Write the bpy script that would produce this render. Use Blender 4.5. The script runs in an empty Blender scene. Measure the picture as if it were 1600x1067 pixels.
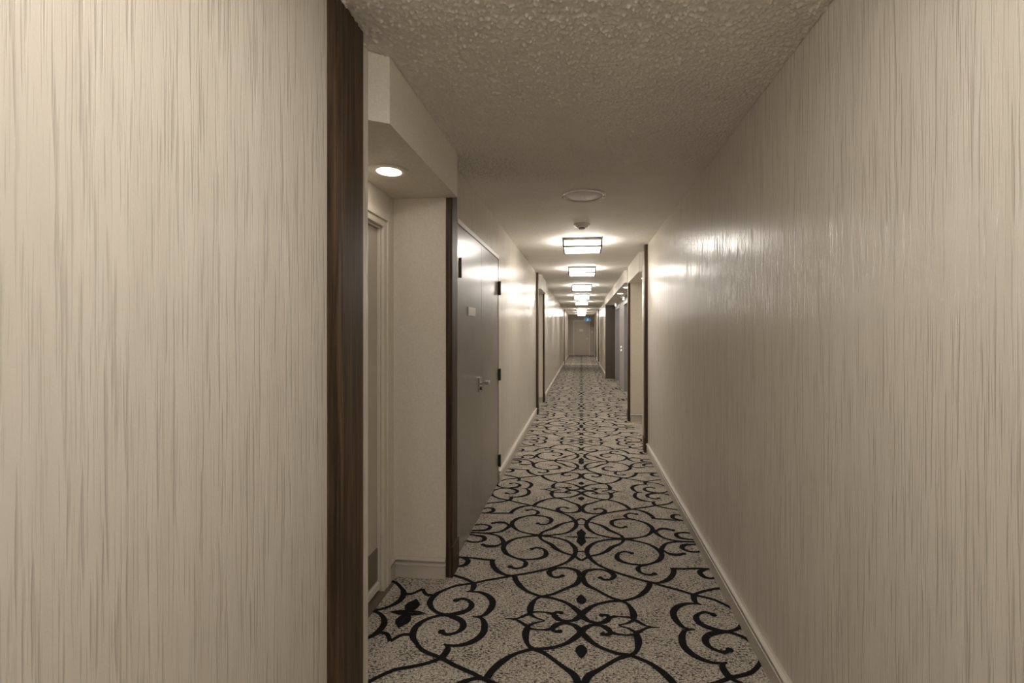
import bpy, bmesh, math, random
from mathutils import Vector, Matrix
random.seed(7)
S = bpy.context.scene
COL = S.collection

# ------------------------------------------------------------------ camera
cam_d = bpy.data.cameras.new('camera')
cam_d.sensor_width = 36.0
cam_d.lens = 712.0 / 1600.0 * 36.0
cam_d.shift_x = -41.0 / 1600.0
cam_d.shift_y = -14.3 / 1600.0
cam_d.clip_start = 0.02
cam = bpy.data.objects.new('camera', cam_d)
COL.objects.link(cam)
cam.location = (0, 0, 1.41)
cam.rotation_euler = (math.radians(90), 0, math.radians(5.4))
S.camera = cam

# ------------------------------------------------------------------ world, exposure
W = bpy.data.worlds.new('interior_dark')
W.use_nodes = True
W.node_tree.nodes['Background'].inputs[0].default_value = (0.05, 0.045, 0.04, 1)
W.node_tree.nodes['Background'].inputs[1].default_value = 0.05
S.world = W
S.view_settings.view_transform = 'Standard'
S.view_settings.look = 'None'
S.view_settings.gamma = 1.0
S.view_settings.exposure = 1.55
S.view_settings.use_curve_mapping = False
LAMP_ON = 11.0          # radiance of the square ceiling lights
POT_ON = 10.0           # radiance of the recessed downlights
WARM = (1.0, 0.94, 0.86)

# ------------------------------------------------------------------ dimensions (metres)
CH = 2.44               # ceiling height
XW = 0.775              # half width of the corridor
XT = 0.740              # face of the timber casings
YEND = 27.8             # end wall
YBACK = -5.0

# ------------------------------------------------------------------ materials
def new_mat(name):
    m = bpy.data.materials.new(name)
    m.use_nodes = True
    nt = m.node_tree
    b = nt.nodes['Principled BSDF']
    return m, nt, b

def N(nt, kind, **kw):
    n = nt.nodes.new(kind)
    for k, v in kw.items():
        setattr(n, k, v)
    return n

def ramp(nt, src, stops):
    r = N(nt, 'ShaderNodeValToRGB')
    els = r.color_ramp.elements
    while len(els) < len(stops):
        els.new(0.5)
    for e, (p, c) in zip(els, stops):
        e.position = p
        e.color = c if len(c) == 4 else (*c, 1)
    nt.links.new(src, r.inputs[0])
    return r.outputs[0]

def pos(nt, scale=(1, 1, 1)):
    g = N(nt, 'ShaderNodeNewGeometry')
    mp = N(nt, 'ShaderNodeMapping')
    mp.inputs['Scale'].default_value = scale
    nt.links.new(g.outputs['Position'], mp.inputs[0])
    return mp.outputs[0]

def noise(nt, vec, scale, detail=2.0, rough=0.5, dist=0.0):
    n = N(nt, 'ShaderNodeTexNoise')
    n.inputs['Scale'].default_value = scale
    n.inputs['Detail'].default_value = detail
    n.inputs['Roughness'].default_value = rough
    n.inputs['Distortion'].default_value = dist
    nt.links.new(vec, n.inputs['Vector'])
    return n.outputs['Fac']

def mix(nt, fac, a, b, blend='MIX'):
    m = N(nt, 'ShaderNodeMix', data_type='RGBA', blend_type=blend)
    for sock, v in ((m.inputs[0], fac), (m.inputs[6], a), (m.inputs[7], b)):
        if isinstance(v, (int, float)):
            sock.default_value = v
        elif isinstance(v, (tuple, list)):
            sock.default_value = (*v, 1) if len(v) == 3 else v
        else:
            nt.links.new(v, sock)
    return m.outputs[2]

def math_n(nt, op, a, b=0.0):
    m = N(nt, 'ShaderNodeMath', operation=op)
    for s, v in zip(m.inputs, (a, b)):
        if isinstance(v, (int, float)):
            s.default_value = v
        else:
            nt.links.new(v, s)
    return m.outputs[0]

def bump(nt, b, h, strength=0.3, dist=0.002):
    n = N(nt, 'ShaderNodeBump')
    n.inputs['Strength'].default_value = strength
    n.inputs['Distance'].default_value = dist
    nt.links.new(h, n.inputs['Height'])
    nt.links.new(n.outputs[0], b.inputs['Normal'])

def plain(name, col, rough=0.5, metal=0.0, spec=0.5, var=0.06, scale=6.0):
    m, nt, b = new_mat(name)
    v = noise(nt, pos(nt), scale, 3.0)
    c = ramp(nt, v, [(0.3, tuple(x * (1 - var) for x in col)), (0.7, tuple(min(1, x * (1 + var)) for x in col))])
    nt.links.new(c, b.inputs['Base Color'])
    b.inputs['Roughness'].default_value = rough
    b.inputs['Metallic'].default_value = metal
    b.inputs['Specular IOR Level'].default_value = spec
    return m

def make_wallpaper():
    m, nt, b = new_mat('wallpaper_striated')
    base = (0.62, 0.57, 0.495)
    dark = (0.46, 0.415, 0.35)
    light = (0.67, 0.62, 0.545)
    s1 = noise(nt, pos(nt, (135, 135, 4.2)), 1.0, 1.5, 0.5)
    s2 = noise(nt, pos(nt, (270, 270, 6.0)), 1.0, 1.0, 0.5)
    s3 = noise(nt, pos(nt, (26, 26, 1.0)), 1.0, 2.0, 0.5)
    k1 = ramp(nt, s1, [(0.56, (0, 0, 0)), (0.68, (1, 1, 1))])
    k2 = ramp(nt, s2, [(0.55, (0, 0, 0)), (0.75, (1, 1, 1))])
    streak = math_n(nt, 'MAXIMUM', k1, math_n(nt, 'MULTIPLY', k2, 0.55))
    soft = ramp(nt, s3, [(0.3, base), (0.7, light)])
    c = mix(nt, math_n(nt, 'MULTIPLY', streak, 0.62), soft, dark)
    nt.links.new(c, b.inputs['Base Color'])
    grain = noise(nt, pos(nt, (260, 260, 160)), 1.0, 2.0)
    h = math_n(nt, 'SUBTRACT', math_n(nt, 'MULTIPLY', grain, 0.22), streak)
    bump(nt, b, h, 0.52, 0.0022)
    b.inputs['Roughness'].default_value = 0.21
    b.inputs['Specular IOR Level'].default_value = 0.14
    return m

def make_linen(name, col, rough=0.6):
    m, nt, b = new_mat(name)
    a = noise(nt, pos(nt, (60, 60, 420)), 1.0, 2.0)
    c = noise(nt, pos(nt, (420, 420, 40)), 1.0, 2.0)
    w = math_n(nt, 'ADD', math_n(nt, 'MULTIPLY', a, 0.5), math_n(nt, 'MULTIPLY', c, 0.5))
    cc = ramp(nt, w, [(0.35, tuple(x * 0.9 for x in col)), (0.65, tuple(x * 1.07 for x in col))])
    nt.links.new(cc, b.inputs['Base Color'])
    bump(nt, b, w, 0.25, 0.0006)
    b.inputs['Roughness'].default_value = rough
    b.inputs['Specular IOR Level'].default_value = 0.35
    return m

def make_popcorn():
    m, nt, b = new_mat('popcorn_plaster')
    p = pos(nt)
    v = N(nt, 'ShaderNodeTexVoronoi', feature='SMOOTH_F1')
    v.inputs['Scale'].default_value = 95.0
    v.inputs['Smoothness'].default_value = 0.35
    wv = N(nt, 'ShaderNodeVectorMath', operation='ADD')
    nz = N(nt, 'ShaderNodeTexNoise')
    nz.inputs['Scale'].default_value = 60.0
    nt.links.new(p, nz.inputs['Vector'])
    sc = N(nt, 'ShaderNodeVectorMath', operation='SCALE')
    sc.inputs['Scale'].default_value = 0.012
    nt.links.new(nz.outputs['Color'], sc.inputs[0])
    nt.links.new(p, wv.inputs[0])
    nt.links.new(sc.outputs[0], wv.inputs[1])
    nt.links.new(wv.outputs[0], v.inputs['Vector'])
    lump = ramp(nt, v.outputs['Distance'], [(0.12, (1, 1, 1)), (0.55, (0, 0, 0))])
    big = noise(nt, p, 38.0, 3.0, 0.6)
    h = math_n(nt, 'ADD', math_n(nt, 'MULTIPLY', lump, ramp(nt, big, [(0.35, (0.15,) * 3), (0.62, (1,) * 3)])), math_n(nt, 'MULTIPLY', big, 0.35))
    c = ramp(nt, noise(nt, p, 3.0, 3.0), [(0.3, (0.80, 0.77, 0.71)), (0.7, (0.86, 0.83, 0.77))])
    nt.links.new(c, b.inputs['Base Color'])
    bump(nt, b, h, 0.5, 0.006)
    b.inputs['Roughness'].default_value = 0.75
    b.inputs['Specular IOR Level'].default_value = 0.3
    return m

def make_carpet():
    m, nt, b = new_mat('carpet_flecked')
    f1 = noise(nt, pos(nt, (62, 150, 1)), 1.0, 2.5, 0.7)
    f2 = noise(nt, pos(nt, (120, 210, 1)), 1.0, 2.0, 0.6)
    f3 = noise(nt, pos(nt, (9, 9, 1)), 1.0, 3.0, 0.6)
    f4 = noise(nt, pos(nt, (170, 90, 1)), 1.0, 2.0, 0.6)
    base = ramp(nt, f2, [(0.34, (0.26, 0.225, 0.18)), (0.5, (0.50, 0.455, 0.385)), (0.66, (0.70, 0.655, 0.575))])
    c1 = mix(nt, ramp(nt, f4, [(0.54, (0, 0, 0)), (0.64, (0.85,) * 3)]), base, (0.17, 0.125, 0.085))
    thr = math_n(nt, 'ADD', f1, math_n(nt, 'MULTIPLY', math_n(nt, 'SUBTRACT', f3, 0.5), 0.25))
    c2 = mix(nt, ramp(nt, thr, [(0.535, (0, 0, 0)), (0.59, (0.95,) * 3)]), c1, (0.035, 0.030, 0.027))
    nt.links.new(c2, b.inputs['Base Color'])
    bump(nt, b, f2, 0.6, 0.002)
    b.inputs['Roughness'].default_value = 0.95
    b.inputs['Specular IOR Level'].default_value = 0.1
    return m

def make_scroll():
    m, nt, b = new_mat('carpet_black_yarn')
    f = noise(nt, pos(nt, (230, 330, 1)), 1.0, 2.0, 0.6)
    c = ramp(nt, f, [(0.35, (0.010, 0.010, 0.012)), (0.75, (0.022, 0.021, 0.022))])
    nt.links.new(c, b.inputs['Base Color'])
    bump(nt, b, f, 0.6, 0.002)
    b.inputs['Roughness'].default_value = 0.95
    b.inputs['Specular IOR Level'].default_value = 0.1
    return m

def make_wood():
    m, nt, b = new_mat('dark_walnut')
    g1 = noise(nt, pos(nt, (42, 42, 1.6)), 1.0, 4.0, 0.6, 0.6)
    g2 = noise(nt, pos(nt, (330, 330, 7)), 1.0, 2.0, 0.6)
    v = math_n(nt, 'ADD', math_n(nt, 'MULTIPLY', g1, 0.75), math_n(nt, 'MULTIPLY', g2, 0.25))
    c = ramp(nt, v, [(0.33, (0.020, 0.0125, 0.007)), (0.5, (0.058, 0.036, 0.020)), (0.68, (0.125, 0.079, 0.045))])
    nt.links.new(c, b.inputs['Base Color'])
    bump(nt, b, v, 0.2, 0.0008)
    b.inputs['Roughness'].default_value = 0.48
    b.inputs['Specular IOR Level'].default_value = 0.28
    return m

def emit(name, col, strength):
    m, nt, b = new_mat(name)
    b.inputs['Base Color'].default_value = (*[0.7 * x for x in col], 1)
    b.inputs['Emission Color'].default_value = (*col, 1)
    b.inputs['Emission Strength'].default_value = strength
    return m

M = {
    'paper': make_wallpaper(),
    'linen': make_linen('alcove_linen', (0.69, 0.635, 0.545)),
    'soffit': make_linen('soffit_paint', (0.70, 0.65, 0.57), 0.55),
    'endshaded': make_linen('end_wall_beige_shaded', (0.47, 0.43, 0.36)),  # same wall beige, darkened in the colour to stand for the dim far end
    'popcorn': make_popcorn(),
    'plaster': plain('sprayed_plaster', (0.83, 0.80, 0.74), 0.75, spec=0.3, var=0.03, scale=3.0),
    'carpet': make_carpet(),
    'scroll': make_scroll(),
    'wood': make_wood(),
    'base': plain('baseboard_paint', (0.53, 0.485, 0.415), 0.4),
    'door': plain('door_paint_taupe', (0.31, 0.280, 0.240), 0.24, spec=0.3, var=0.03),
    'suite': plain('suite_door_paint', (0.52, 0.47, 0.39), 0.42, var=0.03),
    'frame': plain('door_frame_paint', (0.66, 0.61, 0.52), 0.42, var=0.03),
    'bronze': plain('hinge_bronze', (0.055, 0.042, 0.030), 0.45, 0.6),
    'chrome': plain('satin_chrome', (0.62, 0.60, 0.57), 0.22, 1.0),
    'lampmetal': plain('lamp_frame_nickel', (0.20, 0.185, 0.165), 0.4, 0.7),
    'plate': plain('sign_plate_silver', (0.62, 0.58, 0.52), 0.35, 0.2),
    'ink': plain('sign_ink_grey', (0.22, 0.20, 0.17), 0.6),
    'white': plain('white_plastic', (0.70, 0.67, 0.61), 0.4),
    'offwhite': plain('vent_paint', (0.74, 0.70, 0.63), 0.4),
    'black': plain('black_plastic', (0.012, 0.011, 0.010), 0.5),
    'kick': plain('kick_plate_bronze', (0.20, 0.170, 0.135), 0.45, 0.3),
    'threshold': plain('threshold_brown', (0.15, 0.115, 0.085), 0.4),
    'steel': plain('elevator_steel', (0.36, 0.35, 0.35), 0.42, 0.35),
    'lobby': plain('lobby_panel_grey', (0.42, 0.40, 0.375), 0.45),
    'lobbydark': plain('lobby_return_dark', (0.085, 0.066, 0.052), 0.5),
    'red': plain('alarm_red', (0.35, 0.10, 0.05), 0.5),
    'strip': plain('transition_strip_metal', (0.72, 0.66, 0.56), 0.5, 0.1),
    'lamp': emit('lamp_diffuser_glow', WARM, LAMP_ON),
    'pot': emit('downlight_lens_glow', (1.0, 0.90, 0.78), POT_ON),
    'exitblue': emit('exit_sign_blue_glow', (0.02, 0.13, 0.30), 0.16),
    'exitwhite': emit('exit_sign_white_glow', (0.55, 0.8, 1.0), 0.14),
    'lantern': emit('hall_lantern_glow', (1.0, 0.95, 0.88), 1.2),
}

# ------------------------------------------------------------------ mesh helpers
def box(bm, x0, x1, y0, y1, z0, z1):
    vs = [bm.verts.new(p) for p in ((x0, y0, z0), (x1, y0, z0), (x1, y1, z0), (x0, y1, z0),
                                    (x0, y0, z1), (x1, y0, z1), (x1, y1, z1), (x0, y1, z1))]
    for f in ((0, 3, 2, 1), (4, 5, 6, 7), (0, 1, 5, 4), (1, 2, 6, 5), (2, 3, 7, 6), (3, 0, 4, 7)):
        bm.faces.new([vs[i] for i in f])
    return vs

def prism(bm, poly, z0, z1):
    """poly: list of (x, y); extruded in z"""
    lo = [bm.verts.new((x, y, z0)) for x, y in poly]
    hi = [bm.verts.new((x, y, z1)) for x, y in poly]
    n = len(poly)
    bm.faces.new(lo[::-1])
    bm.faces.new(hi)
    for i in range(n):
        bm.faces.new((lo[i], lo[(i + 1) % n], hi[(i + 1) % n], hi[i]))

def sweep(bm, prof, path):
    """prof: (offset from wall, height) points; path: list of (x, y, nx, ny) stations"""
    rings = []
    for x, y, nx, ny in path:
        rings.append([bm.verts.new((x + nx * o, y + ny * o, h)) for o, h in prof])
    n = len(prof)
    for a, b_ in zip(rings, rings[1:]):
        for i in range(n):
            j = (i + 1) % n
            bm.faces.new((a[i], a[j], b_[j], b_[i]))
    bm.faces.new(rings[0][::-1])
    bm.faces.new(rings[-1])

def lathe(bm, prof, cx, cy, seg=40, cap=True):
    """prof: (radius, z)"""
    rings = []
    for r, z in prof:
        if r < 1e-6:
            rings.append([bm.verts.new((cx, cy, z))])
        else:
            rings.append([bm.verts.new((cx + r * math.cos(2 * math.pi * k / seg), cy + r * math.sin(2 * math.pi * k / seg), z)) for k in range(seg)])
    for a, b_ in zip(rings, rings[1:]):
        for k in range(seg):
            k2 = (k + 1) % seg
            if len(a) == 1 and len(b_) == 1:
                continue
            if len(a) == 1:
                bm.faces.new((a[0], b_[k2], b_[k]))
            elif len(b_) == 1:
                bm.faces.new((a[k], a[k2], b_[0]))
            else:
                bm.faces.new((a[k], a[k2], b_[k2], b_[k]))

def cyl(bm, p0, p1, r, seg=20):
    p0, p1 = Vector(p0), Vector(p1)
    d = (p1 - p0)
    q = d.to_track_quat('Z', 'Y')
    mat = Matrix.Translation((p0 + p1) / 2) @ q.to_matrix().to_4x4()
    bmesh.ops.create_cone(bm, cap_ends=True, segments=seg, radius1=r, radius2=r, depth=d.length, matrix=mat)

def obj(name, bm, mat, parent=None, bevel=0.0, smooth=False):
    bmesh.ops.recalc_face_normals(bm, faces=bm.faces)
    if bevel > 0:
        bmesh.ops.bevel(bm, geom=[e for e in bm.edges if len(e.link_faces) == 2 and e.calc_face_angle(0) > 0.6],
                        offset=bevel, segments=2, affect='EDGES', clamp_overlap=True)
    me = bpy.data.meshes.new(name)
    bm.to_mesh(me)
    bm.free()
    me.materials.append(M[mat])
    if smooth:
        me.shade_smooth()
        me.set_sharp_from_angle(angle=math.radians(38))
    o = bpy.data.objects.new(name, me)
    COL.objects.link(o)
    if parent is not None:
        o.parent = parent
        o.matrix_parent_inverse = Matrix.Translation(-Vector(parent.location)) if parent.parent is None else Matrix.Identity(4)
    return o

def boxes(name, lst, mat, parent=None, bevel=0.0):
    bm = bmesh.new()
    for b in lst:
        box(bm, *b)
    return obj(name, bm, mat, parent, bevel)

def tag(o, label, cat=None, group=None, kind=None):
    o['label'] = label
    if cat:
        o['category'] = cat
    if group:
        o['group'] = group
    if kind:
        o['kind'] = kind
    return o

def empty(name, loc=(0, 0, 0)):
    o = bpy.data.objects.new(name, None)
    o.empty_display_size = 0.1
    COL.objects.link(o)
    o.location = loc
    return o

def copy_tree(o, delta, parent=None):
    c = o.copy()
    COL.objects.link(c)
    if parent is None:
        c.location = Vector(o.location) + Vector(delta)
    else:
        c.parent = parent
        c.matrix_parent_inverse = o.matrix_parent_inverse.copy()
    for ch in list(o.children):
        copy_tree(ch, delta, c)
    return c

# ------------------------------------------------------------------ recess layout
ALC = [  # side, y0, y1, depth x, soffit bottom, soffit face x, chamfer
    (-1, 1.597, 2.560, 1.085, 2.185, 0.709, 0.037),
    (-1, 8.050, 9.150, 1.085, 2.185, 0.709, 0.037),
    (1, 5.930, 7.330, 1.085, 2.190, 0.735, 0.037),
    (1, -0.60, 0.600, 1.085, 2.185, 0.709, 0.037),  # added alcove out of view, holds an extra downlight for the near walls
]
LOB = (7.62, 14.03, 1.02, 2.235, 0.715)   # elevator recess on the right

# ------------------------------------------------------------------ floor
bm = bmesh.new()
box(bm, -1.40, 1.40, YBACK - .2, YEND + .2, -0.12, 0.0)
FLOOR = obj('floor', bm, 'carpet')
tag(FLOOR, 'flecked beige corridor carpet with black scroll pattern', 'floor', kind='structure')

# carpet figure: one quarter of the repeat, u = across from the axis, v = along from the oval motif
HP, WX = 0.9293, 0.868
YA = 3.148
t, k = 0.0205, 0.032   # thin and thick yarn widths
STROKES = [
    [(.288, -.0, k), (.268, .060, t), (.199, .128, k), (.168, .178, k), (.118, .227, t), (.045, .266, t)],
    [(.288, 0, k), (.199, .014, t), (.103, .060, t), (.050, .138, k), (.036, .205, k), (.045, .266, t)],
    [(.047, .258, t), (.022, .297, t), (0, .321, t)],
    [(.037, .209, t), (.012, .207, .012), (0, .203, .012)],
    [(.040, .231, k), (.048, .272, k), (.095, .357, t), (.188, .433, t), (.303, .495, t), (.400, .536, t), (.450, .561, t), (.535, .598, t),
     (.602, .633, t), (.693, .669, t), (.748, .719, t), (.781, .767, k), (.786, .836, .032), (.745, .897, t), (.681, .927, t),
     (.616, .9115, k), (.5745, .8806, k), (.5636, .84, k), (.584, .803, t), (.625, .786, t), (.655, .803, t)],
    [(.288, 0, k), (.365, .0216, t), (.445, .062, t), (.496, .134, k), (.508, .1997, .034), (.4814, .2685, k), (.4355, .311, t), (.373, .340, t),
     (.290, .332, t), (.234, .2965, k), (.2234, .2487, k), (.242, .2007, t), (.285, .180, t), (.322, .199, t)],
    [(.395, .336, t), (.352, .359, t), (.3358, .3927, k), (.3486, .4317, t), (.389, .4535, t), (.427, .436, t)],
    [(.385, .536, t), (.438, .530, t), (.493, .491, k), (.532, .430, .032), (.550, .365, k)],
    [(.527, .363, .010), (.552, .366, t), (.605, .364, t), (.670, .354, t), (.735, .352, t), (.79, .350, t)],
    [(.745, .352, t), (.695, .388, k), (.702, .440, k), (.740, .458, t), (.775, .44, t)],
    [(.508, .185, k), (.525, .109, k), (.569, .037, t), (.646, .006, t), (.735, 0, t), (.79, 0, t)],
    [(.522, .130, t), (.545, .170, t), (.575, .189, k), (.615, .189, k), (.650, .170, t)],
    [(.775, .030, t), (.737, .037, t), (.679, .051, k), (.656, .092, k), (.675, .129, t), (.728, .142, t), (.775, .125, t)],
    [(.006, .507, k), (.026, .446, k), (.090, .4176, t), (.1444, .4276, t), (.1804, .4578, k), (.188, .4874, k), (.166, .522, t), (.133, .528, t), (.107, .509, t)],
    [(.006, .507, k), (.026, .584, k), (.083, .637, t), (.155, .700, t), (.216, .730, t), (.243, .760, t), (.258, .813, .034), (.258, .854, .034), (.252, .890, t)],
    [(.216, .727, t), (.2875, .689, t), (.340, .6335, k), (.371, .5795, .032), (.383, .540, k)],
    [(.216, .727, t), (.153, .736, t), (.078, .771, t), (.027, .822, k), (.004, .862, k), (.018, .893, k), (.047, .916, t), (.089, .920, t), (.1215, .901, k), (.139, .872, t), (.123, .856, t), (.099, .858, t)],
    [(.120, .892, t), (.150, .869, t), (.1825, .8615, .012), (.220, .8615, .012), (.255, .869, t)],
    [(.252, .879, t), (.270, .889, t), (.307, .919, .014), (.333, .927, .010), (.372, .929, .005)],
    [(.258, .879, t), (.2255, .908, .014), (.177, .928, .006)],
    [(.602, .633, k), (.592, .680, k), (.598, .708, t), (.620, .722, .010)],
    [(.612, .716, .012), (.547, .7185, t), (.489, .754, k), (.459, .809, .034), (.464, .872, k), (.487, .917, t), (.515, .929, .012), (.537, .931, .006)],
    [(.602, .633, t), (.655, .598, t), (.715, .571, t), (.777, .547, t), (.830, .500, t), (.868, .455, t)],
    [(.795, .770, t), (.832, .763, t), (.868, .717, t)],
]
BALLS = [(.655, .803, .017), (.320, .199, .016), (.425, .438, .017), (.650, .172, .016), (.109, .510, .015), (.101, .858, .014), (.775, .44, .015), (.135, .868, .013)]
POLYS = [
    [(0, .686), (.012, .700), (.027, .730), (.024, .755), (.012, .770), (0, .777)],              # drop on the axis
    [(0, 0), (.021, 0), (.034, .062), (.030, .078), (.015, .105), (0, .137)],                     # oval motif, body
    [(.018, 0), (.022, .010), (.060, .007), (.105, .004), (.136, 0)],                             # oval motif, needle
    [(.868, .929), (.848, .912), (.836, .895), (.829, .868), (.836, .845), (.852, .828), (.868, .808)],                       # four petal, long leaf
    [(.868, .929), (.868, .905), (.850, .907), (.826, .909), (.800, .916), (.771, .929)],                       # four petal, short leaf
]

def catmull(pts, sub=7):
    out = []
    P = [pts[0]] + list(pts) + [pts[-1]]
    for i in range(1, len(P) - 2):
        p0, p1, p2, p3 = P[i - 1], P[i], P[i + 1], P[i + 2]
        for s in range(sub):
            q = s / sub
            out.append(tuple(0.5 * (2 * b + (c - a) * q + (2 * a - 5 * b + 4 * c - d) * q * q + (3 * b - a - 3 * c + d) * q ** 3)
                             for a, b, c, d in zip(p0, p1, p2, p3)))
    out.append(tuple(pts[-1]))
    return out

def carpet_tile():
    """full repeat centred on the oval motif: faces as lists of (x, y, layer)"""
    quarter = []
    for st in STROKES:
        c = catmull(st)
        L, Rr = [], []
        for i, (x, y, w) in enumerate(c):
            a = c[max(0, i - 1)]
            b_ = c[min(len(c) - 1, i + 1)]
            dx, dy = b_[0] - a[0], b_[1] - a[1]
            l = math.hypot(dx, dy) or 1
            nx, ny = -dy / l * w / 2, dx / l * w / 2
            L.append((x + nx, y + ny))
            Rr.append((x - nx, y - ny))
        for i in range(len(c) - 1):
            quarter.append([L[i], L[i + 1], Rr[i + 1], Rr[i]])
    for x, y, r in BALLS:
        quarter.append([(x + r * math.cos(a * math.pi / 6), y + r * math.sin(a * math.pi / 6)) for a in range(12)])
    quarter += [list(p) for p in POLYS]
    return quarter

QUARTER = carpet_tile()

def carpet_mesh(name, x0, x1, y0, y1, yc):
    """all mirrored copies of the quarter that fall in the rectangle, clipped to it; y relative to yc"""
    bm = bmesh.new()
    layer = 0
    for sx in (0, 1):
        for j in range(-2, 3):
            for su in (1, -1):
                for sv in (1, -1):
                    for f in QUARTER:
                        layer += 1
                        pts = []
                        for (u, v) in f:
                            uu = 2 * WX - u if sx else u
                            pts.append((su * uu, sv * v + j * 2 * HP))
                        xs = [p[0] for p in pts]
                        ys = [p[1] for p in pts]
                        if max(xs) < x0 or min(xs) > x1 or max(ys) < y0 or min(ys) > y1:
                            continue
                        zz = 0.0012 + (layer % 60) * 0.000012
                        vs = [bm.verts.new((p[0], p[1], zz)) for p in pts]
                        try:
                            bm.faces.new(vs)
                        except ValueError:
                            pass
    for co, no in (((x0, 0, 0), (-1, 0, 0)), ((x1, 0, 0), (1, 0, 0)), ((0, y0, 0), (0, -1, 0)), ((0, y1, 0), (0, 1, 0))):
        bmesh.ops.bisect_plane(bm, geom=bm.verts[:] + bm.edges[:] + bm.faces[:], plane_co=co, plane_no=no, clear_outer=True)
    for f in bm.faces:
        if f.normal.z < 0:
            f.normal_flip()
    me = bpy.data.meshes.new(name)
    bm.to_mesh(me)
    bm.free()
    me.materials.append(M['scroll'])
    return me

me_tile = carpet_mesh('carpet_scrollwork', -XW, XW, -HP, HP, 0)
n = -2
while YA + n * 2 * HP - HP < YEND:
    o = bpy.data.objects.new('carpet_scrollwork', me_tile)
    COL.objects.link(o)
    o.location = (0, YA + n * 2 * HP, 0)
    if YA + n * 2 * HP + HP > YEND:
        o.data = carpet_mesh('carpet_scrollwork', -XW, XW, -HP, YEND - (YA + n * 2 * HP), 0)
    o.parent = FLOOR
    n += 1
for (s, y0, y1, xd) in [(a[0], a[1], a[2], a[3]) for a in ALC] + [(1, LOB[0], LOB[1], LOB[2])]:
    y = y0
    while y < y1 - 1e-6:
        c = YA + round((y - YA) / (2 * HP)) * 2 * HP
        ye = min(y1, c + HP + 1e-9) if c + HP > y + 1e-6 else min(y1, c + 3 * HP)
        lo, hi = (XW, xd) if s > 0 else (-xd, -XW)
        o = bpy.data.objects.new('carpet_scrollwork', carpet_mesh('carpet_scrollwork', lo, hi, y - c, ye - c, 0))
        COL.objects.link(o)
        o.location = (0, c, 0)
        o.parent = FLOOR
        y = ye
# light metal strip across the floor far down the corridor
boxes('transition_strip', [(-0.735, 0.735, 20.2, 20.42, 0.0, 0.012)], 'strip', FLOOR, 0.004)

# ------------------------------------------------------------------ ceiling and soffits
bm = bmesh.new()
box(bm, -1.40, 1.40, YBACK - .2, YEND + .2, CH, CH + 0.15)
CEIL = obj('ceiling', bm, 'popcorn')
tag(CEIL, 'textured popcorn plaster corridor ceiling', 'ceiling', kind='structure')

# sprayed plaster lumps as real relief over the stretch of ceiling where they can be told apart
import numpy as np
rng = np.random.default_rng(11)
px0, px1, py0, py1, st = -XW, XW, 1.15, 3.18, 0.0042
gx = np.arange(px0, px1 + st, st)
gy = np.arange(py0, py1 + st, st)
H_ = np.zeros((len(gy), len(gx)), np.float32)
nl = 26000
lx, ly = rng.uniform(px0, px1, nl), rng.uniform(py0, py1, nl)
lr, lh = rng.uniform(0.0030, 0.0068, nl), rng.uniform(0.35, 1.0, nl)
for x, y, r_, h_ in zip(lx, ly, lr, lh):
    i0, i1 = int((y - py0 - 2.2 * r_) / st), int((y - py0 + 2.2 * r_) / st) + 2
    j0, j1 = int((x - px0 - 2.2 * r_) / st), int((x - px0 + 2.2 * r_) / st) + 2
    i0, j0 = max(i0, 0), max(j0, 0)
    yy, xx = gy[i0:i1, None], gx[None, j0:j1]
    d2 = ((yy - y) ** 2 + (xx - x) ** 2) / (r_ * r_)
    b_ = h_ * r_ * 1.8 * np.exp(-d2 * 1.1)
    H_[i0:i1, j0:j1] = np.maximum(H_[i0:i1, j0:j1], b_.astype(np.float32))
fade = np.clip((py1 - gy) / 0.3, 0, 1)[:, None]
Z_ = CH - 0.0006 - H_ * fade
XX, YY = np.meshgrid(gx, gy)
co = np.stack([XX, YY, Z_], -1).reshape(-1, 3).astype(np.float32)
nx_, ny_ = len(gx), len(gy)
idx = np.arange(nx_ * ny_).reshape(ny_, nx_)
quads = np.stack([idx[:-1, :-1], idx[1:, :-1], idx[1:, 1:], idx[:-1, 1:]], -1).reshape(-1, 4).astype(np.int32)
me = bpy.data.meshes.new('plaster_relief')
me.vertices.add(len(co))
me.vertices.foreach_set('co', co.ravel())
me.loops.add(quads.size)
me.loops.foreach_set('vertex_index', quads.ravel())
me.polygons.add(len(quads))
me.polygons.foreach_set('loop_start', np.arange(0, quads.size, 4, dtype=np.int32))
me.update(calc_edges=True)
me.shade_smooth()
me.materials.append(M['plaster'])
o = bpy.data.objects.new('plaster_relief', me)
COL.objects.link(o)
o.parent = CEIL
o['kind'] = 'stuff'

for s, y0, y1, xd, sb, sx, ch in ALC:
    bm = bmesh.new()
    poly = [(s * xd, y0), (s * XW, y0), (s * sx, y0 + ch), (s * sx, y1 - 0.0), (s * xd, y1)]
    prism(bm, poly, sb, CH)
    obj('soffit', bm, 'soffit', CEIL)
bm = bmesh.new()
prism(bm, [(LOB[2], LOB[0]), (XW, LOB[0]), (LOB[4], LOB[0] + .037), (LOB[4], LOB[1] - .03), (XW, LOB[1]), (LOB[2], LOB[1])], LOB[3], CH)
obj('soffit', bm, 'soffit', CEIL)

# ------------------------------------------------------------------ walls
XO = 1.40
def wall(name, s, spans, label):
    """spans: (xface, y0, y1, z0, z1)"""
    bm = bmesh.new()
    for xf, y0, y1, z0, z1 in spans:
        a, b_ = sorted((s * xf, s * XO))
        box(bm, a, b_, y0, y1, z0, z1)
    o = obj(name, bm, 'paper')
    tag(o, label, 'wall', kind='structure')
    return o

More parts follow.
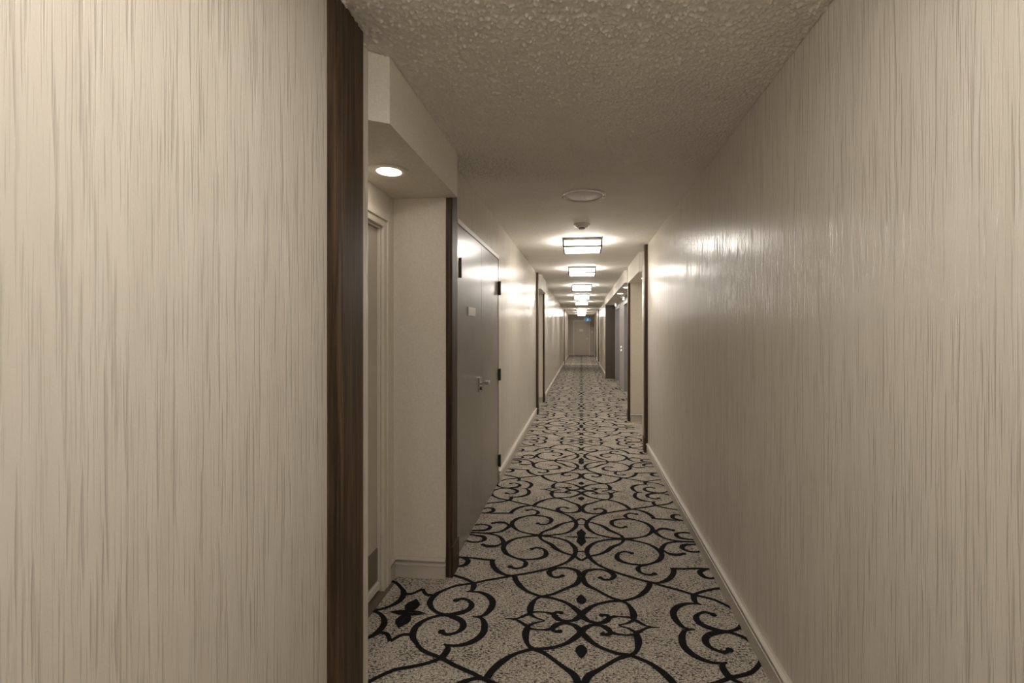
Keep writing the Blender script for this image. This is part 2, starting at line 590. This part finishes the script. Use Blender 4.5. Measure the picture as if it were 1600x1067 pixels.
# closet opening
CY0, CYM, CY1, CZ = 2.800, 3.477, 4.190, 2.090
wl = wall('wall_left', -1, [
    (XW, YBACK, 1.597, 0, CH), (XW, 2.56, CY0 - .02, 0, CH), (XW, CY0 - .02, CY1 + .02, CZ + .035, CH),
    (XW, CY1 + .02, 8.05, 0, CH), (XW, 9.15, YEND, 0, CH)], 'striated beige wallpapered left corridor wall')
wr = wall('wall_right', 1, [
    (XW, YBACK, -0.6, 0, CH), (XW, 0.6, 5.93, 0, CH), (XW, 7.33, 7.62, 0, CH), (XW, 14.03, YEND, 0, CH)],
    'striated beige wallpapered right corridor wall')
boxes('wall_left_closet_back', [(-XO, -0.835, CY0 - .02, CY1 + .02, 0, CZ + .035)], 'linen', wl)
we = boxes('wall_end', [(-XO, -0.43, YEND, YEND + .15, 0, CH), (0.45, XO, YEND, YEND + .15, 0, CH), (-0.43, 0.45, YEND, YEND + .15, 2.08, CH), (-0.43, 0.45, YEND + .1, YEND + .15, 0, 2.08)], 'endshaded')
tag(we, 'plain beige wall closing the far end of corridor', 'wall', kind='structure')
wb = boxes('wall_back', [(-XO, XO, YBACK - .15, YBACK, 0, CH)], 'linen')
tag(wb, 'plain beige wall closing the corridor behind the viewer', 'wall', kind='structure')

# ------------------------------------------------------------------ alcove shells with suite doors
BB = [(0, 0), (0.016, 0), (0.016, 0.066), (0.019, 0.070), (0.019, 0.074), (0.009, 0.078), (0.009, 0.090), (0.014, 0.096), (0.024, 0.101), (0.024, 0.107), (0.010, 0.116), (0, 0.116)]
door_n = [0]
def next_door():
    door_n[0] += 1
    return 'door_%d' % door_n[0]

def alcove(idx, s, y0, y1, xd, sb, label_door):
    parent = wl if s < 0 else wr
    dz = 1.985                       # opening top
    oy1 = y1 - 0.170
    oy0 = max(y0 + 0.09, oy1 - 0.86)
    lo = lambda a, b_: tuple(sorted((s * a, s * b_)))
    def bx(xa, xb, ya, yb, za, zb):
        a, b_ = lo(xa, xb)
        return (a, b_, ya, yb, za, zb)
    boxes('alcove_wall', [bx(xd, XO, y0, oy0, 0, sb), bx(xd, XO, oy1, y1, 0, sb), bx(xd, XO, oy0, oy1, dz, sb), bx(1.30, XO, oy0, oy1, 0, dz)], 'linen', parent)
    # thin plain lining of the two returns
    boxes('alcove_return', [bx(XW + 0.002, xd, y1 - 0.004, y1 + .004, 0, sb)], 'linen', parent)
    boxes('alcove_return', [bx(XW + 0.002, xd, y0 - .004, y0 + 0.004, 0, sb)], 'linen', parent)
    d = empty(next_door(), (s * xd, (oy0 + oy1) / 2, 0))
    tag(d, label_door, 'door', kind='structure')
    cw = 0.075
    # casing: stepped boards
    for nm, ya, yb in (('casing', oy0 - cw, oy0), ('casing', oy1, oy1 + cw)):
        inner = oy0 if yb == oy0 else oy1
        out = oy0 - cw if yb == oy0 else oy1 + cw
        sg = 1 if out > inner else -1
        boxes(nm, [bx(xd - .016, xd + .005, min(inner, out), max(inner, out), 0, dz + cw),
                   bx(xd - .024, xd - .012, min(inner + sg * .036, out), max(inner + sg * .036, out), 0, dz + cw)], 'frame', d, 0.002)
    boxes('casing', [bx(xd - .016, xd + .005, oy0, oy1, dz, dz + cw), bx(xd - .024, xd - .012, oy0 - .036, oy1 + .036, dz + .036, dz + cw)], 'frame', d, 0.002)
    # jamb lining with stop
    boxes('jamb', [bx(xd + .001, 1.26, oy0, oy0 + .012, 0, dz), bx(xd + .001, 1.26, oy1 - .012, oy1, 0, dz), bx(xd + .001, 1.26, oy0 + .012, oy1 - .012, dz - .012, dz)], 'frame', d)
    leaf = boxes('leaf', [bx(xd + .016, xd + .060, oy0 + .015, oy1 - .016, 0.012, dz - .015)], 'suite', d)
    boxes('kick_plate', [bx(xd + .011, xd + .016, oy0 + .025, oy1 - .020, 0.075, 0.245)], 'kick', leaf)
    boxes('door_sweep', [bx(xd + .000, xd + .016, oy0 + .018, oy1 - .018, 0.022, 0.062)], 'white', leaf, 0.003)
    bm = bmesh.new()
    hy = oy0 + .09
    cyl(bm, (s * (xd + .016), hy, 1.0), (s * (xd + .009), hy, 1.0), 0.027)
    cyl(bm, (s * (xd + .012), hy, 1.0), (s * (xd - .045), hy, 1.0), 0.010)
    cyl(bm, (s * (xd - .040), hy - .008, 1.0), (s * (xd - .040), hy + .11, 1.0), 0.009)
    obj('lever_handle', bm, 'chrome', leaf, smooth=True)
    boxes('threshold', [bx(xd - .040, xd - .0245, oy0 - cw, oy1 + cw, 0, 0.008), bx(xd - .0245, xd + .06, oy0 + .0125, oy1 - .0125, 0, 0.008)], 'threshold', d)
    # baseboard in the alcove
    bm = bmesh.new()
    sweep(bm, BB, [(s * xd, oy1 + cw, -s, 0), (s * xd, y1 - .004, -s, -1), (s * XW, y1 - .004, 0, -1)])
    obj('alcove_baseboard', bm, 'base', BASE[s])
    bm = bmesh.new()
    sweep(bm, BB, [(s * XW, y0 + .004, 0, 1), (s * (xd), y0 + .004, 0, 1)]) if oy0 - cw - y0 < .02 else sweep(bm, BB, [(s * XW, y0 + .004, 0, 1), (s * xd, y0 + .004, -s, 1), (s * xd, oy0 - cw, -s, 0)])
    obj('alcove_baseboard', bm, 'base', BASE[s])

# corridor baseboards
def baseboard(name, s, spans, label):
    root = None
    for y0, y1 in spans:
        bm = bmesh.new()
        sweep(bm, BB, [(s * XW, y0, -s, 0), (s * XW, y1, -s, 0)])
        o = obj(name if root is None else 'baseboard_length', bm, 'base', root)
        if root is None:
            root = o
            tag(root, label, 'baseboard', kind='structure')
    return root

# timber casings: side, y0, y1
TRIMS = [(-1, 1.328, 1.502), (-1, 2.560, 2.690), (-1, 7.785, 7.940), (-1, 9.150, 9.290), (-1, 20.30, 20.46),
         (1, 5.425, 5.570), (1, 7.330, 7.480), (1, 20.30, 20.46), (1, 24.2, 24.36), (1, 0.60, 0.73), (1, -.87, -.72)]
BASE = {}
BASE[-1] = baseboard('baseboard_left', -1, [(CY1 + .02, 7.785), (YBACK, 1.328), (9.29, 20.30), (20.46, YEND)], 'beige moulded baseboard along the left corridor wall')
BASE[1] = baseboard('baseboard_right', 1, [(0.73, 5.425), (YBACK, -.87), (14.03, 20.30), (20.46, 24.2), (24.36, YEND)], 'beige moulded baseboard along the right corridor wall')
bm = bmesh.new()
sweep(bm, [(o * 1.1, h * 1.35) for o, h in BB], [(-XW, YEND, 0, -1), (-0.5, YEND, 0, -1)])
be = tag(obj('baseboard_end', bm, 'base'), 'pale baseboard either side of the far end door', 'baseboard', kind='structure')
bm = bmesh.new()
sweep(bm, [(o * 1.1, h * 1.35) for o, h in BB], [(0.52, YEND, 0, -1), (XW, YEND, 0, -1)])
obj('baseboard_length', bm, 'base', be)

TL = ['wide dark walnut casing at the left, nearest the viewer', 'dark walnut casing between alcove and grey closet doors',
      'dark walnut casing on left wall before second alcove', 'dark walnut casing on left wall after second alcove',
      'dark walnut casing on far left wall by floor strip', 'dark walnut casing ending the near right wall',
      'dark walnut casing on right wall between alcove and elevator recess', 'dark walnut casing on far right wall by floor strip',
      'dark walnut casing on right wall near the far end door', 'dark walnut casing on right wall beside the viewer', 'dark walnut casing on right wall behind the viewer']
for i, (s, y0, y1) in enumerate(TRIMS):
    bm = bmesh.new()
    w = y1 - y0
    # profile in plan: square edge, shallow groove, main board, stepped far bead
    prof = [(0, 0), (.033, 0), (.035, .003), (.035, w * .12), (.031, w * .13), (.031, w * .15), (.035, w * .16), (.035, w * .72), (.031, w * .75), (.031, w - .004), (.028, w), (0, w)]
    prism(bm, [(s * (XW - a), y0 + b_) for a, b_ in prof], 0, CH)
    o = tag(obj('trim_%d' % (i + 1), bm, 'wood'), TL[i], 'trim', kind='structure')
    boxes('plinth_block', [(*sorted((s * XW, s * (XW - .041))), y0 - .004, y1 + .004, 0, 0.178)], 'wood', o, 0.003)

AL = ['beige suite door with bronze kick plate in nearest left alcove', 'beige suite door in second left alcove beyond closet doors',
      'beige suite door inside right alcove before elevator recess', 'beige suite door in added unseen right alcove beside the viewer']
for i, (s, y0, y1, xd, sb, sx, ch) in enumerate(ALC):
    alcove(i, s, y0, y1, xd, sb, AL[i])

# ------------------------------------------------------------------ closet double door
D = empty(next_door(), (-XW, CYM, 0))
tag(D, 'glossy taupe double closet doors in left wall with lever handle', 'door', kind='structure')
boxes('head_frame', [(-0.83, -0.766, CY0 - .02, CY1 + .02, CZ + .002, CZ + .035)], 'frame', D, 0.002)
boxes('jamb', [(-0.83, -0.769, CY0 - .02, CY0 - .002, 0, CZ + .002)], 'door', D)
boxes('jamb', [(-0.83, -0.769, CY1 + .002, CY1 + .02, 0, CZ + .002)], 'door', D)
la = boxes('leaf', [(-0.82, -0.772, CY0, CYM - .002, 0.012, CZ)], 'door', D, 0.0015)
lb = boxes('leaf', [(-0.82, -0.772, CYM + .002, CY1, 0.012, CZ)], 'door', D, 0.0015)
for lf, yy in ((la, CY0 + .045), (lb, CY1 + .004)):
    for z0, z1 in ((1.757, 1.885), (0.963, 1.072), (0.160, 0.272)):
        if lf is la and z0 < 1.5:
            continue                     # hidden behind the casing
        bm = bmesh.new()
        kx = -0.757 if lf is lb else -0.766
        cyl(bm, (kx, yy, z0), (kx, yy, z1), 0.012 if lf is lb else 0.007, 14)
        box(bm, -0.772, kx, yy - .012, yy + .012, z0 + .004, z1 - .004)
        tag(obj('hinge', bm, 'bronze', lf), 'dark bronze hinge')
# lever handle on the near leaf
hy, hz = 3.410, 1.030
bm = bmesh.new()
box(bm, -0.772, -0.760, hy - .045, hy + .040, hz - .068, hz + .038)
cyl(bm, (-0.766, hy, hz - .005), (-0.712, hy, hz - .005), 0.011)
obj('handle_plate', bm, 'chrome', la, 0.0)
bm = bmesh.new()
box(bm, -0.730, -0.700, hy - .014, hy + .080, hz - .017, hz + .007)
tag(obj('lever_handle', bm, 'chrome', la, 0.003), 'chrome lever')
bm = bmesh.new()
cyl(bm, (-0.760, hy, hz - .045), (-0.752, hy, hz - .045), 0.014)
obj('key_cylinder', bm, 'bronze', la)
sp = boxes('sign_plate', [(-0.772, -0.766, 3.052, 3.262, 1.525, 1.586)], 'plate', la, 0.001)
tag(sp, 'small silver sign plate')

# ------------------------------------------------------------------ end door
D = empty(next_door(), (0.01, YEND, 0))
tag(D, 'plain beige door with white plate at far end of corridor', 'door', kind='structure')
boxes('casing', [(-0.50, -0.43, YEND - .018, YEND + .003, 0, 2.15), (0.45, 0.52, YEND - .018, YEND + .003, 0, 2.15), (-0.43, 0.45, YEND - .018, YEND + .003, 2.08, 2.15)], 'frame', D)
leaf = boxes('leaf', [(-0.425, 0.445, YEND + .02, YEND + .065, 0.01, 2.075)], 'suite', D)
boxes('sign_plate', [(-0.12, 0.11, YEND + .012, YEND + .02, 1.45, 1.60)], 'white', leaf)
bm = bmesh.new()
cyl(bm, (0.36, YEND + .02, 1.0), (0.36, YEND - .03, 1.0), 0.012)
box(bm, 0.25, 0.372, YEND - .04, YEND - .022, .99, 1.01)
box(bm, 0.335, 0.385, YEND + .012, YEND + .02, .92, 1.08)
obj('lever_handle', bm, 'chrome', leaf)

# ------------------------------------------------------------------ elevator recess on the right
LY0, LY1, LX, LS, _ = LOB
ELV = [(9.75, 10.95), (12.35, 13.45)]
spans = []
prev = LY0
for a, b_ in ELV:
    spans.append((LX, XO, prev, a, 0, LS))
    spans.append((LX, XO, a, b_, 2.10, LS))
    spans.append((1.16, XO, a, b_, 0, 2.10))
    prev = b_
spans.append((LX, XO, prev, LY1, 0, LS))
boxes('lobby_wall', spans, 'lobby', wr)
tag(boxes('lobby_return', [(XW - .045, LX, LY1 - .03, LY1 + .002, 0, LS)], 'lobbydark', wr), 'dark brown return panel')
boxes('lobby_return', [(XW + .002, LX, LY0 - .002, LY0 + .02, 0, LS)], 'lobbydark', wr)
for q, (a, b_) in enumerate(ELV):
    D = empty(next_door(), (LX, (a + b_) / 2, 0))
    tag(D, ['nearer steel elevator door in right recess', 'farther steel elevator door in right recess'][q], 'elevator', kind='structure')
    boxes('steel_jamb', [(LX - .012, 1.10, a + .001, a + .03, 0, 2.068), (LX - .012, LX + .001, a - .05, a + .001, 0, 2.15)], 'steel', D)
    boxes('steel_jamb', [(LX - .012, 1.10, b_ - .03, b_ - .001, 0, 2.068), (LX - .012, LX + .001, b_ - .001, b_ + .05, 0, 2.15)], 'steel', D)
    boxes('steel_header', [(LX - .012, 1.10, a + .001, b_ - .001, 2.068, 2.099), (LX - .012, LX + .001, a + .001, b_ - .001, 2.099, 2.15)], 'steel', D)
    m_ = (a + b_) / 2
    boxes('door_panel', [(1.09, 1.14, a + .03, m_ - .002, 0.010, 2.068)], 'steel', D)
    boxes('door_panel', [(1.09, 1.14, m_ + .002, b_ - .03, 0.010, 2.068)], 'steel', D)
    boxes('sill', [(LX - .01, 1.16, a, b_, 0, 0.008)], 'steel', D)
    ln = empty('hall_lantern', (LX, b_ - .1, 2.18))
    tag(ln, ['small white lantern above nearer elevator door', 'small white lantern above farther elevator door'][q], 'lantern', 'elevator hall lanterns')
    boxes('housing', [(LX - .02, LX, b_ - .20, b_ + .02, 2.165, 2.228)], 'steel', ln)
    boxes('lens', [(LX - .045, LX - .02, b_ - .17, b_ - .01, 2.172, 2.220)], 'lantern', ln, .004)
cb = empty('call_button_panel', (LX, 11.75, 1.0))
tag(cb, 'steel elevator call button panel between the two elevators', 'button panel')
boxes('plate', [(LX - .006, LX, 11.69, 11.81, 0.88, 1.14)], 'steel', cb, .001)
for z in (0.955, 1.04):
    bm = bmesh.new()
    cyl(bm, (LX - .006, 11.75, z), (LX - .016, 11.75, z), 0.018)
    obj('button', bm, 'lantern', cb)

# ------------------------------------------------------------------ square ceiling lights
HX = 0.205
LZ0, LZ1 = CH - 0.105, CH
def make_ceiling_light(y):
    cxl = 0.012
    r = empty('ceiling_light', (cxl, y, CH))
    boxes('mounting_plate', [(cxl - HX, cxl + HX, y - HX, y + HX, CH - .022, CH)], 'lampmetal', r)
    bm = bmesh.new()
    b2 = 0.009
    for sx in (-1, 1):
        for sy in (-1, 1):
            box(bm, cxl + sx * HX - b2, cxl + sx * HX + b2, y + sy * HX - b2, y + sy * HX + b2, LZ0, CH - .005)
    for zz in (LZ0 + b2, CH - .022):
        for sy in (-1, 1):
            box(bm, cxl - HX, cxl + HX, y + sy * HX - b2, y + sy * HX + b2, zz - b2, zz + b2)
            box(bm, cxl + sy * HX - b2, cxl + sy * HX + b2, y - HX, y + HX, zz - b2, zz + b2)
    obj('frame', bm, 'lampmetal', r)
    h = HX - .002
    bm = bmesh.new()
    vs = [bm.verts.new((cxl + sx * h, y + sy * h, z)) for z in (LZ0 + .003, CH - .022) for sx, sy in ((-1, -1), (1, -1), (1, 1), (-1, 1))]
    for f in ((0, 3, 2, 1), (0, 1, 5, 4), (1, 2, 6, 5), (2, 3, 7, 6), (3, 0, 4, 7)):
        bm.faces.new([vs[i] for i in f])
    me = bpy.data.meshes.new('diffuser')
    bm.to_mesh(me)
    bm.free()
    me.materials.append(M['lamp'])
    o = bpy.data.objects.new('diffuser', me)
    COL.objects.link(o)
    o.parent = r
    o.matrix_parent_inverse = Matrix.Translation(-Vector(r.location))
    return r

LAMPS = [5.17, 7.35, 10.00, 12.65, 15.28, 20.05, 22.6, 25.2, 0.38, -2.2]  # last two are added out of view to brighten the near walls
LL = ['square lit ceiling light nearest the smoke detector', 'second square lit ceiling light along the corridor',
      'third square lit ceiling light along the corridor', 'fourth square lit ceiling light along the corridor',
      'fifth square lit ceiling light along the corridor', 'sixth square lit ceiling light, above the floor strip',
      'seventh square lit ceiling light, beyond the floor strip', 'farthest square lit ceiling light, before the end door',
      'added square ceiling light out of view above the viewer', 'added square ceiling light out of view behind the viewer']
L0 = make_ceiling_light(LAMPS[0])
for i, y in enumerate(LAMPS):
    o = L0 if i == 0 else copy_tree(L0, (0, y - LAMPS[0], 0))
    tag(o, LL[i], 'ceiling light', 'square corridor ceiling lights')

# ------------------------------------------------------------------ recessed downlights
def make_pot(x, y, z):
    r = empty('recessed_light', (x, y, z))
    bm = bmesh.new()
    lathe(bm, [(0.055, z - .001), (0.058, z - .006), (0.088, z - .007), (0.094, z - .003), (0.095, z), (0.055, z)], x, y, 48)
    obj('trim_ring', bm, 'offwhite', r, smooth=True)
    bm = bmesh.new()
    lathe(bm, [(0, z - .017), (0.022, z - .0155), (0.041, z - .0115), (0.054, z - .0045)], x, y, 32)
    obj('lens', bm, 'pot', r)
    return r
P0 = make_pot(-0.918, 2.108, 2.185)
PL = [((-0.918, 2.108, 2.185), 'recessed downlight in soffit of nearest left alcove'),
      ((-0.918, 8.60, 2.185), 'recessed downlight in soffit of second left alcove'),
      ((0.918, 6.65, 2.190), 'recessed downlight in soffit of right alcove before elevators'),
      ((0.818, 8.42, 2.235), 'nearer recessed downlight in the elevator recess soffit'),
      ((0.818, 9.77, 2.235), 'farther recessed downlight in the elevator recess soffit'),
      ((0.918, 0.05, 2.185), 'added downlight in unseen right alcove beside the viewer')]  # added out of view to brighten the near left wall
for i, (p, lab) in enumerate(PL):
    o = P0 if i == 0 else copy_tree(P0, Vector(p) - Vector(PL[0][0]))
    tag(o, lab, 'downlight', 'recessed downlights')

# ------------------------------------------------------------------ round ceiling plate
vx, vy = 0.016, 3.445
r = empty('ceiling_vent', (vx, vy, CH))
tag(r, 'round shallow beige vent cover on the ceiling nearest viewer', 'vent')
bm = bmesh.new()
lathe(bm, [(0.168, CH), (0.170, CH - .005), (0.162, CH - .011), (0.148, CH - .010), (0.142, CH - .004), (0.142, CH)], vx, vy, 64)
obj('rim', bm, 'offwhite', r, smooth=True)
bm = bmesh.new()
lathe(bm, [(0, CH - .009), (0.100, CH - .0085), (0.128, CH - .0065), (0.138, CH - .004), (0.139, CH)], vx, vy, 64)
obj('dish', bm, 'offwhite', r, smooth=True)
for sx in (-1, 1):
    bm = bmesh.new()
    lathe(bm, [(0, CH - .016), (0.004, CH - .015), (0.006, CH - .012), (0.006, CH - .008)], vx + sx * .155, vy, 16)
    obj('screw', bm, 'chrome', r, smooth=True)

# ------------------------------------------------------------------ smoke detector
sx_, sy_ = 0.006, 4.36
r = empty('smoke_detector', (sx_, sy_, CH))
tag(r, 'small white domed smoke detector before the first square light', 'smoke detector')
bm = bmesh.new()
lathe(bm, [(0.078, CH), (0.080, CH - .006), (0.076, CH - .014), (0.064, CH - .018), (0, CH - .018)], sx_, sy_, 48)
obj('base', bm, 'white', r, smooth=True)
bm = bmesh.new()
lathe(bm, [(0.060, CH - .018), (0.056, CH - .028), (0.040, CH - .037), (0.034, CH - .038)], sx_, sy_, 48)
obj('dome', bm, 'white', r, smooth=True)
bm = bmesh.new()
lathe(bm, [(0.030, CH - .037), (0.027, CH - .046), (0, CH - .046)], sx_, sy_, 32)
obj('sensor_chamber', bm, 'black', r, smooth=True)
bm = bmesh.new()
lathe(bm, [(0.031, CH - .046), (0.031, CH - .050), (0.022, CH - .054), (0, CH - .054)], sx_, sy_, 32)
obj('cap', bm, 'white', r, smooth=True)
for a in range(6):
    an = math.pi / 6 + a * math.pi / 3
    boxes('rib', [(sx_ + .052 * math.cos(an) - .005, sx_ + .052 * math.cos(an) + .005, sy_ + .052 * math.sin(an) - .005, sy_ + .052 * math.sin(an) + .005, CH - .034, CH - .018)], 'white', r, .002)

# ------------------------------------------------------------------ small fixtures on the far walls
def wall_fixture(x, s, y, z, lab):
    r = empty('wall_fixture', (x, y, z))
    tag(r, lab, 'wall fixture', 'small white wall fixtures')
    a = lambda d0, d1: tuple(sorted((x - s * d0, x - s * d1)))
    boxes('back_plate', [(*a(0, .012), y - .06, y + .06, z - .06, z + .06)], 'white', r, .003)
    boxes('lens', [(*a(.012, .050), y - .035, y + .035, z - .048, z + .048)], 'lantern', r, .006)
wall_fixture(-XW, -1, 10.885, 1.827, 'small bright white fixture on left wall beyond second alcove')
wall_fixture(XW, 1, 14.4, 2.02, 'small bright white fixture on right wall beyond elevator recess')

# exit sign hung from the ceiling near the end
r = empty('exit_sign', (0.36, 26.6, CH))
tag(r, 'small glowing blue exit sign hanging near the far end', 'exit sign')
for xx in (0.25, 0.47):
    bm = bmesh.new()
    cyl(bm, (xx, 26.6, CH), (xx, 26.6, 2.24), 0.006, 10)
    obj('hanger', bm, 'lampmetal', r)
bd = boxes('body', [(0.17, 0.55, 26.58, 26.62, 2.03, 2.25)], 'lampmetal', r, .004)
fc = boxes('face', [(0.18, 0.54, 26.574, 26.581, 2.04, 2.24)], 'exitblue', r)
bm = bmesh.new()
cyl(bm, (0.372, 26.574, 2.205), (0.372, 26.571, 2.205), 0.016, 14)
box(bm, 0.335, 0.385, 26.571, 26.574, 2.13, 2.185)
box(bm, 0.305, 0.345, 26.571, 26.574, 2.075, 2.125)
box(bm, 0.375, 0.43, 26.571, 26.574, 2.095, 2.125)
box(bm, 0.395, 0.425, 26.571, 26.574, 2.15, 2.17)
obj('pictogram', bm, 'exitwhite', fc)

r = empty('alarm_station', (0.645, YEND, 1.8))
tag(r, 'small dull red box on end wall right of far door', 'alarm box')
boxes('body', [(0.59, 0.70, YEND - .05, YEND, 1.76, 1.90)], 'red', r, .006)
boxes('face', [(0.61, 0.68, YEND - .054, YEND - .05, 1.80, 1.87)], 'white', r)
r = empty('switch_plate', (0.645, YEND, 1.4))
tag(r, 'small grey plate on end wall below the red box', 'switch plate')
boxes('plate', [(0.59, 0.70, YEND - .008, YEND, 1.33, 1.47)], 'plate', r, .002)
boxes('toggle', [(0.635, 0.655, YEND - .016, YEND - .008, 1.385, 1.415)], 'ink', r)
